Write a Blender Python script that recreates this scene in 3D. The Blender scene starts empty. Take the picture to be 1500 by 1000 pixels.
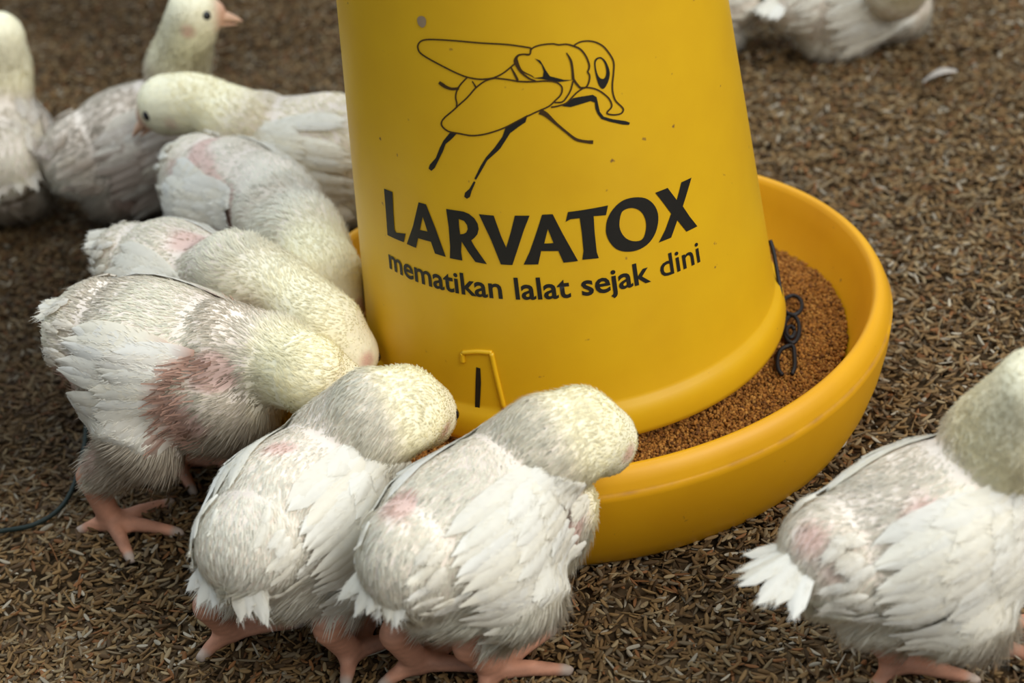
import bpy, bmesh, math, random
import numpy as np
from mathutils import Vector, Matrix
from mathutils.bvhtree import BVHTree

sc = bpy.context.scene
COL = sc.collection
rng = np.random.default_rng(7)
random.seed(7)

# ------------------------------------------------------------------ camera
F_PX = 2597.28
CAM = np.array([0.0, -0.914401, 0.602193])
ROT = np.array([[0.991078, 0.12854, 0.035236],
                [-0.036603, 0.516699, -0.855384],
                [-0.128158, 0.846463, 0.516794]])
cam_d = bpy.data.cameras.new('camera')
cam_d.sensor_width = 36.0
cam_d.lens = F_PX / 1500 * 36.0
cam_d.clip_start = 0.02
cam_d.dof.use_dof = True
cam_d.dof.focus_distance = 0.93
cam_d.dof.aperture_fstop = 7.0
cam = bpy.data.objects.new('camera', cam_d)
m4 = Matrix([list(ROT[i]) + [CAM[i]] for i in range(3)] + [[0, 0, 0, 1]])
cam.matrix_world = m4
COL.objects.link(cam)
sc.camera = cam

# ------------------------------------------------------------------ light
sc.view_settings.view_transform = 'Standard'
sc.view_settings.look = 'None'
sc.view_settings.gamma = 1.0
sc.view_settings.use_curve_mapping = False
sc.view_settings.exposure = 0.20
world = bpy.data.worlds.new('world')
sc.world = world
world.use_nodes = True
bg = world.node_tree.nodes['Background']
bg.inputs[0].default_value = (0.80, 0.92, 1.0, 1)
bg.inputs[1].default_value = 0.36


def area_light(name, loc, target, size, size_y, power, color):
    d = bpy.data.lights.new(name, 'AREA')
    d.shape = 'RECTANGLE'
    d.size, d.size_y = size, size_y
    d.energy = power
    d.color = color
    o = bpy.data.objects.new(name, d)
    o.location = loc
    o.rotation_euler = (Vector(target) - Vector(loc)).to_track_quat('-Z', 'Y').to_euler()
    COL.objects.link(o)
    return o


# daylight entering through the open side of the shed
area_light('open_side_daylight', (1.45, -1.25, 1.75), (0, 0, 0.1), 2.2, 1.5, 54, (1.0, 0.98, 0.94))
area_light('added_top_light', (-0.3, 0.7, 2.6), (0, 0, 0.1), 2.2, 1.8, 44, (0.80, 0.90, 1.0))  # added bluish lamp overhead, for more top light on the chicks


# ------------------------------------------------------------------ helpers
def pix(x, y, z):
    """photo pixel -> world point on the horizontal plane at height z"""
    d = ROT @ np.array([(x - 750) / F_PX, -(y - 500) / F_PX, -1.0])
    t = (z - CAM[2]) / d[2]
    return CAM + d * t


def ray(x, y):
    d = ROT @ np.array([(x - 750) / F_PX, -(y - 500) / F_PX, -1.0])
    return d / np.linalg.norm(d)


def node_mat(name):
    m = bpy.data.materials.new(name)
    m.use_nodes = True
    nt = m.node_tree
    return m, nt, nt.nodes['Principled BSDF']


def N(nt, kind, **kw):
    n = nt.nodes.new(kind)
    for k, v in kw.items():
        setattr(n, k, v)
    return n


def link_obj(name, me, mat=None, parent=None):
    o = bpy.data.objects.new(name, me)
    COL.objects.link(o)
    if mat is not None:
        me.materials.append(mat)
    if parent is not None:
        o.parent = parent
    return o


def tag(o, label=None, cat=None, group=None, kind=None):
    if label: o['label'] = label
    if cat: o['category'] = cat
    if group: o['group'] = group
    if kind: o['kind'] = kind
    return o


def mesh_from(name, verts, faces, smooth=True):
    me = bpy.data.meshes.new(name)
    me.from_pydata([tuple(v) for v in verts], [], faces)
    if smooth:
        me.polygons.foreach_set('use_smooth', [True] * len(me.polygons))
    me.update()
    return me


def fast_mesh(name, V, tris, quads=None, smooth=True):
    """numpy arrays -> mesh"""
    me = bpy.data.meshes.new(name)
    nv = len(V)
    me.vertices.add(nv)
    me.vertices.foreach_set('co', np.asarray(V, np.float32).ravel())
    loops, starts, tot = [], [], 0
    if quads is not None and len(quads):
        q = np.asarray(quads, np.int32)
        loops.append(q.ravel()); starts.append(np.arange(len(q)) * 4 + tot); tot += 4 * len(q)
    if tris is not None and len(tris):
        t = np.asarray(tris, np.int32)
        loops.append(t.ravel()); starts.append(np.arange(len(t)) * 3 + tot); tot += 3 * len(t)
    L = np.concatenate(loops); S = np.concatenate(starts)
    me.loops.add(len(L)); me.loops.foreach_set('vertex_index', L.astype(np.int32))
    me.polygons.add(len(S)); me.polygons.foreach_set('loop_start', S.astype(np.int32))
    if smooth:
        me.polygons.foreach_set('use_smooth', np.ones(len(S), bool))
    me.update(calc_edges=True)
    me.validate()
    return me


def set_col(me, col):
    a = me.attributes.new('col', 'FLOAT_COLOR', 'POINT')
    c = np.ones((len(me.vertices), 4), np.float32)
    c[:, :3] = col
    a.data.foreach_set('color', c.ravel())


def lathe(name, prof, seg=192, closed=False):
    n = len(prof)
    V = []
    for r, z in prof:
        for k in range(seg):
            a = 2 * math.pi * k / seg
            V.append((r * math.cos(a), r * math.sin(a), z))
    Fs = []
    rngn = n if closed else n - 1
    for i in range(rngn):
        j = (i + 1) % n
        for k in range(seg):
            k2 = (k + 1) % seg
            Fs.append((i * seg + k, i * seg + k2, j * seg + k2, j * seg + k))
    return mesh_from(name, V, Fs)


def tube(name, pts, rad, seg=8, cap=True):
    pts = [np.array(p, float) for p in pts]
    n = len(pts)
    rad = rad if hasattr(rad, '__len__') else [rad] * n
    V, Fs = [], []
    up = np.array([0.13, 0.31, 0.94])
    for i, p in enumerate(pts):
        t = pts[min(i + 1, n - 1)] - pts[max(i - 1, 0)]
        t = t / (np.linalg.norm(t) + 1e-12)
        s = np.cross(t, up); s /= np.linalg.norm(s) + 1e-12
        w = np.cross(s, t)
        for k in range(seg):
            a = 2 * math.pi * k / seg
            V.append(p + rad[i] * (math.cos(a) * s + math.sin(a) * w))
    for i in range(n - 1):
        for k in range(seg):
            k2 = (k + 1) % seg
            Fs.append((i * seg + k, i * seg + k2, (i + 1) * seg + k2, (i + 1) * seg + k))
    if cap:
        Fs.append(tuple(range(seg))[::-1])
        Fs.append(tuple((n - 1) * seg + k for k in range(seg)))
    return mesh_from(name, V, Fs)


def spline(pts, per=8):
    """Catmull-Rom through points"""
    P = [np.array(p, float) for p in pts]
    out = []
    for i in range(len(P) - 1):
        p0 = P[max(i - 1, 0)]; p1 = P[i]; p2 = P[i + 1]; p3 = P[min(i + 2, len(P) - 1)]
        for k in range(per):
            t = k / per
            out.append(0.5 * (2 * p1 + (p2 - p0) * t + (2 * p0 - 5 * p1 + 4 * p2 - p3) * t * t + (3 * p1 - p0 - 3 * p2 + p3) * t ** 3))
    out.append(P[-1])
    return out


def vnoise(P, freq, seed):
    """cheap smooth 3-D noise in [-1,1] from a few random sines"""
    r = np.random.default_rng(seed)
    out = np.zeros(len(P))
    for k in range(7):
        d = r.normal(size=3); d *= freq * (0.6 + 0.9 * r.random()) / np.linalg.norm(d)
        out += np.sin(P @ d + r.random() * 6.28)
    return out / 3.2


def sstep(a, b, x):
    t = np.clip((x - a) / (b - a), 0, 1)
    return t * t * (3 - 2 * t)


# ------------------------------------------------------------------ materials
def plastic(name, base, dirt_z=None):
    m, nt, b = node_mat(name)
    tc = N(nt, 'ShaderNodeTexCoord')
    n1 = N(nt, 'ShaderNodeTexNoise'); n1.inputs['Scale'].default_value = 26; n1.inputs['Detail'].default_value = 6
    nt.links.new(tc.outputs['Object'], n1.inputs['Vector'])
    r1 = N(nt, 'ShaderNodeValToRGB')
    r1.color_ramp.elements[0].position = 0.30; r1.color_ramp.elements[1].position = 0.72
    r1.color_ramp.elements[0].color = (base[0] * .93, base[1] * .89, base[2], 1)
    r1.color_ramp.elements[1].color = (base[0], base[1], base[2], 1)
    nt.links.new(n1.outputs['Fac'], r1.inputs['Fac'])
    last = r1.outputs['Color']
    # small specks
    n2 = N(nt, 'ShaderNodeTexNoise'); n2.inputs['Scale'].default_value = 150; n2.inputs['Detail'].default_value = 2
    nt.links.new(tc.outputs['Object'], n2.inputs['Vector'])
    r2 = N(nt, 'ShaderNodeValToRGB')
    r2.color_ramp.elements[0].position = 0.735; r2.color_ramp.elements[1].position = 0.80
    nt.links.new(n2.outputs['Fac'], r2.inputs['Fac'])
    mx = N(nt, 'ShaderNodeMix', data_type='RGBA')
    mx.inputs[7].default_value = (0.20, 0.10, 0.03, 1)
    nt.links.new(r2.outputs['Color'], mx.inputs[0]); nt.links.new(last, mx.inputs[6])
    last = mx.outputs[2]
    if dirt_z is not None:
        # grime collected in the scratched line just below the rim
        sep = N(nt, 'ShaderNodeSeparateXYZ'); nt.links.new(tc.outputs['Object'], sep.inputs[0])
        sub = N(nt, 'ShaderNodeMath', operation='SUBTRACT'); sub.inputs[1].default_value = dirt_z
        nt.links.new(sep.outputs['Z'], sub.inputs[0])
        ab = N(nt, 'ShaderNodeMath', operation='ABSOLUTE'); nt.links.new(sub.outputs[0], ab.inputs[0])
        mr = N(nt, 'ShaderNodeMapRange'); mr.inputs[1].default_value = 0.0; mr.inputs[2].default_value = 0.0016
        mr.inputs[3].default_value = 1.0; mr.inputs[4].default_value = 0.0
        nt.links.new(ab.outputs[0], mr.inputs[0])
        n3 = N(nt, 'ShaderNodeTexNoise'); n3.inputs['Scale'].default_value = 60; n3.inputs['Detail'].default_value = 5
        nt.links.new(tc.outputs['Object'], n3.inputs['Vector'])
        r3 = N(nt, 'ShaderNodeValToRGB'); r3.color_ramp.elements[0].position = 0.36; r3.color_ramp.elements[1].position = 0.85
        nt.links.new(n3.outputs['Fac'], r3.inputs['Fac'])
        cxy = N(nt, 'ShaderNodeCombineXYZ'); nt.links.new(sep.outputs['X'], cxy.inputs[0]); nt.links.new(sep.outputs['Y'], cxy.inputs[1])
        le = N(nt, 'ShaderNodeVectorMath', operation='LENGTH'); nt.links.new(cxy.outputs[0], le.inputs[0])
        gt = N(nt, 'ShaderNodeMath', operation='GREATER_THAN'); gt.inputs[1].default_value = 0.182; nt.links.new(le.outputs['Value'], gt.inputs[0])
        m0 = N(nt, 'ShaderNodeMath', operation='MULTIPLY'); nt.links.new(mr.outputs[0], m0.inputs[0]); nt.links.new(gt.outputs[0], m0.inputs[1])
        m1 = N(nt, 'ShaderNodeMath', operation='MULTIPLY'); nt.links.new(m0.outputs[0], m1.inputs[0]); m1.inputs[1].default_value = 0.75
        mu = N(nt, 'ShaderNodeMath', operation='MULTIPLY'); nt.links.new(m1.outputs[0], mu.inputs[0]); nt.links.new(r3.outputs['Color'], mu.inputs[1])
        mx2 = N(nt, 'ShaderNodeMix', data_type='RGBA'); mx2.inputs[7].default_value = (0.22, 0.10, 0.06, 1)
        nt.links.new(mu.outputs[0], mx2.inputs[0]); nt.links.new(last, mx2.inputs[6])
        last = mx2.outputs[2]
    nt.links.new(last, b.inputs['Base Color'])
    b.inputs['Roughness'].default_value = 0.42
    b.inputs['Specular IOR Level'].default_value = 0.35
    return m


def plain(name, col, rough=0.6, spec=0.3, metal=0.0):
    m, nt, b = node_mat(name)
    tc = N(nt, 'ShaderNodeTexCoord')
    n1 = N(nt, 'ShaderNodeTexNoise'); n1.inputs['Scale'].default_value = 220; n1.inputs['Detail'].default_value = 3
    nt.links.new(tc.outputs['Object'], n1.inputs['Vector'])
    mx = N(nt, 'ShaderNodeMix', data_type='RGBA')
    mx.inputs[6].default_value = (*[c * .8 for c in col], 1); mx.inputs[7].default_value = (*[min(1, c * 1.15) for c in col], 1)
    nt.links.new(n1.outputs['Fac'], mx.inputs[0]); nt.links.new(mx.outputs[2], b.inputs['Base Color'])
    b.inputs['Roughness'].default_value = rough
    b.inputs['Specular IOR Level'].default_value = spec
    b.inputs['Metallic'].default_value = metal
    return m


def attr_mat(name, rough=0.85, spec=0.15, transl=0.0, source='GEOMETRY', vary=0.0, streak=False):
    m, nt, b = node_mat(name)
    at = N(nt, 'ShaderNodeAttribute', attribute_type=source, attribute_name='col')
    last = at.outputs['Color']
    if vary:
        tc = N(nt, 'ShaderNodeTexCoord')
        n1 = N(nt, 'ShaderNodeTexNoise'); n1.inputs['Scale'].default_value = 260; n1.inputs['Detail'].default_value = 4
        nt.links.new(tc.outputs['Object'], n1.inputs['Vector'])
        mr = N(nt, 'ShaderNodeMapRange'); mr.inputs[3].default_value = 1 - vary; mr.inputs[4].default_value = 1 + vary
        nt.links.new(n1.outputs['Fac'], mr.inputs[0])
        vm = N(nt, 'ShaderNodeVectorMath', operation='SCALE')
        nt.links.new(last, vm.inputs[0]); nt.links.new(mr.outputs[0], vm.inputs['Scale'])
        last = vm.outputs[0]
    nt.links.new(last, b.inputs['Base Color'])
    b.inputs['Roughness'].default_value = rough
    b.inputs['Specular IOR Level'].default_value = spec
    if transl:
        tr = N(nt, 'ShaderNodeBsdfTranslucent'); nt.links.new(last, tr.inputs['Color'])
        ms = N(nt, 'ShaderNodeMixShader'); ms.inputs[0].default_value = transl
        nt.links.new(b.outputs[0], ms.inputs[1]); nt.links.new(tr.outputs[0], ms.inputs[2])
        nt.links.new(ms.outputs[0], nt.nodes['Material Output'].inputs['Surface'])
    return m


MAT_HOPPER = plastic('yellow_plastic', (0.69, 0.405, 0.008))
MAT_PAN = plastic('orange_yellow_plastic', (0.74, 0.365, 0.006), dirt_z=0.0645)
MAT_INK = plain('black_print', (0.013, 0.012, 0.010), 0.5, 0.3)
MAT_INKLINE = plain('brown_black_print', (0.05, 0.025, 0.006), 0.5, 0.3)
MAT_WIRE = plain('black_wire', (0.012, 0.010, 0.010), 0.5, 0.3)
MAT_CORD = plain('dark_green_cord', (0.010, 0.018, 0.014), 0.6, 0.3)
MAT_SMUDGE = plain('grey_smudge', (0.30, 0.22, 0.14), 0.8, 0.1)
MAT_HUSK = attr_mat('rice_husk', 0.7, 0.2, source='INSTANCER')
MAT_FEED = attr_mat('feed_crumb', 0.9, 0.1, source='INSTANCER')
MAT_SKIN = attr_mat('chick_skin', 0.6, 0.3, vary=0.16)
MAT_DOWN = attr_mat('chick_down', 0.9, 0.05, transl=0.42)
MAT_FEATHER = attr_mat('chick_feather', 0.8, 0.12, transl=0.22, vary=0.06)
MAT_EYE = plain('black_eye', (0.008, 0.008, 0.010), 0.12, 0.6)
MAT_BEAK = plain('horn_beak', (0.66, 0.40, 0.26), 0.45, 0.4)

# ------------------------------------------------------------------ floor
m, nt, b = node_mat('litter_bed')
tc = N(nt, 'ShaderNodeTexCoord')
vo = N(nt, 'ShaderNodeTexVoronoi'); vo.inputs['Scale'].default_value = 170
nt.links.new(tc.outputs['Object'], vo.inputs['Vector'])
cr = N(nt, 'ShaderNodeValToRGB')
cr.color_ramp.elements[0].color = (0.036, 0.022, 0.010, 1); cr.color_ramp.elements[1].color = (0.165, 0.107, 0.056, 1)
sp = N(nt, 'ShaderNodeSeparateColor'); nt.links.new(vo.outputs['Color'], sp.inputs[0])
nt.links.new(sp.outputs[0], cr.inputs['Fac']); nt.links.new(cr.outputs['Color'], b.inputs['Base Color'])
bp = N(nt, 'ShaderNodeBump'); bp.inputs['Strength'].default_value = 0.8; bp.inputs['Distance'].default_value = 0.004
nt.links.new(vo.outputs['Distance'], bp.inputs['Height']); nt.links.new(bp.outputs['Normal'], b.inputs['Normal'])
b.inputs['Roughness'].default_value = 0.95
b.inputs['Specular IOR Level'].default_value = 0.1
MAT_FLOOR = m
g = 4.0
fl = link_obj('floor', mesh_from('floor', [(-g, -g, 0), (g, -g, 0), (g, g, 0), (-g, g, 0), (-g, -g, -.05), (g, -g, -.05), (g, g, -.05), (-g, g, -.05)],
              [(0, 1, 2, 3), (7, 6, 5, 4), (0, 4, 5, 1), (1, 5, 6, 2), (2, 6, 7, 3), (3, 7, 4, 0)], False), MAT_FLOOR)
tag(fl, 'brown earthen shed floor under a bed of rice husks', 'floor', kind='structure')


def scatter(name, pts, rot, scl, col, mat, bend=0.0, surf=None, subdiv=2):
    """loose points that a node group turns into small bent grains"""
    n = len(pts)
    sv, sf = surf if surf is not None else (np.zeros((0, 3)), [])
    me = bpy.data.meshes.new(name)
    me.from_pydata([tuple(v) for v in sv], [], sf)
    n0 = len(me.vertices)
    me.vertices.add(n)
    co = np.zeros((n0 + n) * 3, np.float32)
    me.vertices.foreach_get('co', co)
    co = co.reshape(-1, 3); co[n0:] = pts
    me.vertices.foreach_set('co', co.ravel())

    def put(nm, typ, field, data):
        a = me.attributes.new(nm, typ, 'POINT')
        full = np.zeros((n0 + n,) + data.shape[1:], data.dtype); full[n0:] = data
        a.data.foreach_set(field, full.ravel())
    put('rot', 'FLOAT_VECTOR', 'vector', rot.astype(np.float32))
    put('scl', 'FLOAT_VECTOR', 'vector', scl.astype(np.float32))
    put('isp', 'BOOLEAN', 'value', np.ones(n, bool))
    c4 = np.ones((n, 4), np.float32); c4[:, :3] = col
    put('col', 'FLOAT_COLOR', 'color', c4)
    me.update()
    o = link_obj(name, me)
    ng = bpy.data.node_groups.new(name + '_grains', 'GeometryNodeTree')
    ng.interface.new_socket('Geometry', in_out='INPUT', socket_type='NodeSocketGeometry')
    ng.interface.new_socket('Geometry', in_out='OUTPUT', socket_type='NodeSocketGeometry')
    gi = ng.nodes.new('NodeGroupInput'); go = ng.nodes.new('NodeGroupOutput')
    ico = ng.nodes.new('GeometryNodeMeshIcoSphere'); ico.inputs['Radius'].default_value = 1.0; ico.inputs['Subdivisions'].default_value = subdiv
    ps = ng.nodes.new('GeometryNodeInputPosition')
    sx = ng.nodes.new('ShaderNodeSeparateXYZ'); ng.links.new(ps.outputs[0], sx.inputs[0])
    sq = ng.nodes.new('ShaderNodeMath'); sq.operation = 'MULTIPLY'; ng.links.new(sx.outputs[0], sq.inputs[0]); ng.links.new(sx.outputs[0], sq.inputs[1])
    bd = ng.nodes.new('ShaderNodeMath'); bd.operation = 'MULTIPLY'; bd.inputs[1].default_value = bend; ng.links.new(sq.outputs[0], bd.inputs[0])
    cx = ng.nodes.new('ShaderNodeCombineXYZ'); ng.links.new(bd.outputs[0], cx.inputs[2])
    sp_ = ng.nodes.new('GeometryNodeSetPosition'); ng.links.new(ico.outputs['Mesh'], sp_.inputs['Geometry']); ng.links.new(cx.outputs[0], sp_.inputs['Offset'])
    ss = ng.nodes.new('GeometryNodeSetShadeSmooth'); ng.links.new(sp_.outputs[0], ss.inputs['Geometry'])
    sm = ng.nodes.new('GeometryNodeSetMaterial'); sm.inputs['Material'].default_value = mat; ng.links.new(ss.outputs[0], sm.inputs['Geometry'])

    def attr(nm, typ):
        a = ng.nodes.new('GeometryNodeInputNamedAttribute'); a.data_type = typ; a.inputs['Name'].default_value = nm
        return a.outputs['Attribute']
    ip = ng.nodes.new('GeometryNodeInstanceOnPoints')
    ng.links.new(gi.outputs[0], ip.inputs['Points']); ng.links.new(sm.outputs[0], ip.inputs['Instance'])
    ng.links.new(attr('isp', 'BOOLEAN'), ip.inputs['Selection'])
    e2r = ng.nodes.new('FunctionNodeEulerToRotation'); ng.links.new(attr('rot', 'FLOAT_VECTOR'), e2r.inputs[0])
    ng.links.new(e2r.outputs[0], ip.inputs['Rotation']); ng.links.new(attr('scl', 'FLOAT_VECTOR'), ip.inputs['Scale'])
    if len(sf):
        jg = ng.nodes.new('GeometryNodeJoinGeometry')
        ng.links.new(gi.outputs[0], jg.inputs[0]); ng.links.new(ip.outputs[0], jg.inputs[0])
        ng.links.new(jg.outputs[0], go.inputs[0])
    else:
        ng.links.new(ip.outputs[0], go.inputs[0])
    md = o.modifiers.new('grains', 'NODES'); md.node_group = ng
    return o


def husk_palette(n, r):
    pal = np.array([(0.36, 0.22, 0.090), (0.26, 0.150, 0.060), (0.135, 0.078, 0.034), (0.44, 0.32, 0.17), (0.30, 0.22, 0.13), (0.58, 0.50, 0.37), (0.34, 0.15, 0.055)])
    k = r.choice(len(pal), n, p=[.25, .22, .18, .14, .11, .045, .055])
    return np.clip(.58 * pal[k] * (0.75 + 0.5 * r.random((n, 1))), 0, 1)


def in_poly(P, poly):
    inside = np.zeros(len(P), bool)
    for i in range(len(poly)):
        x1, y1 = poly[i]; x2, y2 = poly[(i + 1) % len(poly)]
        c = ((y1 > P[:, 1]) != (y2 > P[:, 1])) & (P[:, 0] < (x2 - x1) * (P[:, 1] - y1) / (y2 - y1 + 1e-12) + x1)
        inside ^= c
    return inside


def litter_height(xy):
    p3 = np.c_[xy, np.zeros(len(xy))]
    return 0.0035 * vnoise(p3, 38, 3) + 0.002 * vnoise(p3, 120, 4)


core = [(-0.85, 1.25), (0.62, 0.82), (0.42, -0.42), (-0.50, -0.36)]
NH = 190000
xy = np.c_[rng.uniform(-.85, .62, NH * 2), rng.uniform(-.42, 1.25, NH * 2)]
xy = xy[in_poly(xy, core)]
# a thinner cover farther out
far = np.c_[rng.uniform(-1.9, 1.8, 120000), rng.uniform(-1.0, 2.4, 120000)]
far = far[~in_poly(far, core)]
xy = np.r_[xy[:NH], far]
xy = xy[np.hypot(xy[:, 0], xy[:, 1]) > 0.150]
n = len(xy)
lay = rng.random(n)
z = 0.0015 + 0.006 * lay + litter_height(xy)
rot = np.c_[rng.normal(0, .5, n), rng.normal(0, .33, n), rng.uniform(0, 6.283, n)]
L = rng.uniform(.0030, .0047, n); straw = rng.random(n) < .07
L[straw] *= 1.7
Wd = rng.uniform(.0009, .0014, n); Wd[straw] *= .6
# husk colour darkened in a patch left of the feeder and towards far left
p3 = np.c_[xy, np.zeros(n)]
left_dark = np.exp(-(((xy[:, 0] + .34) / .17) ** 2 + ((xy[:, 1] - .16) / .26) ** 2)) + .45 * sstep(-.05, -.55, xy[:, 0]) * sstep(.1, .7, xy[:, 1])
left_dark = np.clip(left_dark * 1.15 + .25 * vnoise(p3, 22, 8) * (left_dark > .08), 0, 1)
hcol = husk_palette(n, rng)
hcol = hcol * (1 - .62 * left_dark)[:, None] * (1 - np.array([0, .06, .14]) * left_dark[:, None])
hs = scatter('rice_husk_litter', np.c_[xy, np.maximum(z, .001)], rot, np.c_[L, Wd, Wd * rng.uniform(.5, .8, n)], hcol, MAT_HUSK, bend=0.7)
tag(hs, 'golden brown rice husk litter covering the shed floor', 'litter', kind='stuff')

# ------------------------------------------------------------------ feeder
Z0 = 0.055           # height of the hopper's lower edge
R0, TAP = 0.1231, -0.0889


def hop_r(z):
    return R0 + TAP * (z - Z0)


feeder = bpy.data.objects.new('poultry_feeder', None)
COL.objects.link(feeder)
tag(feeder, 'yellow plastic hanging poultry feeder with round pan and black fly print', 'feeder')
TOP = 0.40
prof = [(0.1180, Z0 + .001), (0.1235, Z0 - .0012), (0.1262, Z0 + .0008), (0.1268, Z0 + .004), (0.1258, Z0 + .012), (0.1240, Z0 + .0185), (hop_r(Z0 + .0205) + .0004, Z0 + .0205)]
prof += [(hop_r(zz), zz) for zz in np.linspace(Z0 + .023, TOP, 24)]
prof += [(hop_r(TOP) + .004, TOP + .002), (hop_r(TOP) + .004, TOP + .007), (hop_r(TOP) - .003, TOP + .007)]
prof += [(hop_r(zz) - .003, zz) for zz in np.linspace(TOP - .005, Z0 + .02, 12)]
hopper = link_obj('hopper', lathe('hopper', prof, 256, closed=True), MAT_HOPPER, feeder)
pan_prof = [(0.0, 0.0), (0.10, 0.0), (0.150, 0.0), (0.160, .002), (0.1665, .0055), (0.1712, .0105), (0.1765, .020), (0.1818, .034), (0.1858, .049), (0.1876, .060), (0.1880, .0636),
            (0.1872, .0645), (0.1868, .0655), (0.1862, .0690), (0.1840, .0735), (0.1815, .0762), (0.1795, .0768), (0.1778, .0760), (0.1760, .0730),
            (0.1720, .062), (0.1660, .049), (0.1570, .035), (0.1450, .022), (0.125, .013), (0.08, .010), (0.0, .010)]
pan = link_obj('pan', lathe('pan', pan_prof, 256), MAT_PAN, feeder)


def cone_hit(x, y, off=0.0):
    """photo pixel -> point on the hopper's tapering wall"""
    d = ray(x, y)
    r0 = R0 + off
    a = d[0] ** 2 + d[1] ** 2 - (TAP * d[2]) ** 2
    rr = r0 + TAP * (CAM[2] - Z0)
    bq = 2 * (CAM[0] * d[0] + CAM[1] * d[1] - TAP * d[2] * rr)
    cq = CAM[0] ** 2 + CAM[1] ** 2 - rr ** 2
    t = (-bq - math.sqrt(max(bq * bq - 4 * a * cq, 0))) / (2 * a)
    return CAM + d * t


def to_tz(x, y):
    p = cone_hit(x, y)
    return math.atan2(p[0], -p[1]), p[2]


def from_tz(th, z, off):
    r = hop_r(z) + off
    return (r * math.sin(th), -r * math.cos(th), z)


INK = 0.00035


def print_polys(name, polys, mat, parent, off=INK):
    """polys: list of (outer, [holes]) in (theta, z); laid on the wall as thin ink"""
    bm = bmesh.new()
    for outer, holes in polys:
        sub = bmesh.new()
        edges = []
        for loop in [outer] + holes:
            vs = [sub.verts.new((p[0], p[1], 0)) for p in loop]
            edges += [sub.edges.new((vs[i], vs[(i + 1) % len(vs)])) for i in range(len(vs))]
        bmesh.ops.triangle_fill(sub, edges=edges, use_beauty=True)
        t0 = min(p[0] for p in outer); t1 = max(p[0] for p in outer)
        k = math.ceil(t0 / .02)
        while k * .02 < t1:
            bmesh.ops.bisect_plane(sub, geom=sub.verts[:] + sub.edges[:] + sub.faces[:], plane_co=(k * .02, 0, 0), plane_no=(1, 0, 0))
            k += 1
        tmp = bpy.data.meshes.new('tmp'); sub.to_mesh(tmp); sub.free(); bm.from_mesh(tmp); bpy.data.meshes.remove(tmp)
    for v in bm.verts:
        v.co = from_tz(v.co.x, v.co.y, off)
    bmesh.ops.recalc_face_normals(bm, faces=bm.faces)
    for f in bm.faces:
        c = f.calc_center_median()
        if f.normal.x * c.x + f.normal.y * c.y < 0:
            f.normal_flip()
    me = bpy.data.meshes.new(name); bm.to_mesh(me); bm.free()
    return link_obj(name, me, mat, parent)


def zoomer(ox, oy, s):
    return lambda pts: [(ox + u / s, oy + v / s) for u, v in pts]


def smooth_loop(pts, per=4):
    P = [np.array(p, float) for p in pts]
    n = len(P); out = []
    for i in range(n):
        p0, p1, p2, p3 = P[i - 1], P[i], P[(i + 1) % n], P[(i + 2) % n]
        for k in range(per):
            t = k / per
            out.append(tuple(0.5 * (2 * p1 + (p2 - p0) * t + (2 * p0 - 5 * p1 + 4 * p2 - p3) * t * t + (3 * p1 - p0 - 3 * p2 + p3) * t ** 3)))
    return out


TZ = lambda pts: [to_tz(x, y) for x, y in pts]
z1 = zoomer(550, 250, 6.667); z2 = zoomer(650, 290, 7.143); z3 = zoomer(820, 250, 6.668)
letters = [
    (z1([(88, 172), (170, 205), (178, 400), (190, 575), (207, 602), (298, 612), (280, 695), (122, 625), (108, 420)]), []),
    (z1([(425, 305), (497, 325), (590, 560), (690, 838), (585, 805), (545, 690), (420, 655), (400, 750), (310, 712), (370, 540)]), [z1([(465, 445), (512, 590), (438, 575)])]),
    (z2([(28, 110), (160, 130), (215, 140), (268, 163), (325, 210), (358, 265), (368, 320), (355, 375), (325, 412), (290, 440), (330, 510), (455, 688), (335, 665), (265, 570), (190, 450), (185, 560), (198, 650), (68, 625), (70, 500), (55, 300)]),
     [z2([(160, 215), (215, 235), (246, 278), (254, 320), (238, 357), (210, 372), (175, 375), (165, 300)])]),
    (z2([(370, 165), (525, 180), (600, 390), (655, 515), (705, 350), (745, 180), (900, 180), (840, 330), (720, 697), (600, 690), (500, 440)]), []),
    (z2([(1030, 170), (1140, 165), (1240, 360), (1405, 655), (1255, 672), (1200, 550), (1020, 550), (990, 690), (838, 692), (900, 560), (970, 360)]), [z2([(1090, 320), (1150, 468), (1052, 472)])]),
    (z3([(80, 400), (470, 335), (450, 430), (330, 440), (340, 600), (360, 790), (380, 850), (220, 865), (232, 780), (215, 600), (195, 460), (105, 470), (58, 495)]), []),
    (smooth_loop(z3([(450, 560), (465, 470), (520, 370), (610, 290), (720, 258), (830, 265), (910, 320), (955, 410), (955, 520), (920, 630), (850, 720), (750, 775), (640, 787), (550, 760), (485, 690), (455, 620)]), 3),
     [smooth_loop(z3([(580, 520), (600, 410), (650, 370), (720, 362), (790, 395), (830, 460), (842, 540), (825, 630), (790, 675), (720, 685), (650, 660), (600, 600)]), 3)]),
    (z3([(930, 212), (1050, 165), (1140, 285), (1185, 110), (1282, 65), (1240, 210), (1198, 345), (1265, 445), (1340, 540), (1235, 592), (1145, 480), (1085, 650), (965, 698), (1030, 570), (1085, 415), (1000, 300)]), []),
]
print_polys('headline_lettering', [(TZ(o), [TZ(h) for h in hs_]) for o, hs_ in letters], MAT_INK, hopper)

# the slogan: built-in font, wrapped round the wall along its sagging baseline
base_px = [(571.5, 393), (604, 407), (640, 420), (690, 431), (737, 437.6), (756, 438.2), (800, 437.5), (837, 435), (853, 431.5), (905, 424), (953, 412), (968, 403.5), (997, 395), (1025, 384)]
bt = np.array(TZ(base_px))
pz = np.polyfit(bt[:, 0], bt[:, 1], 2)
XH = 0.0


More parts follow.
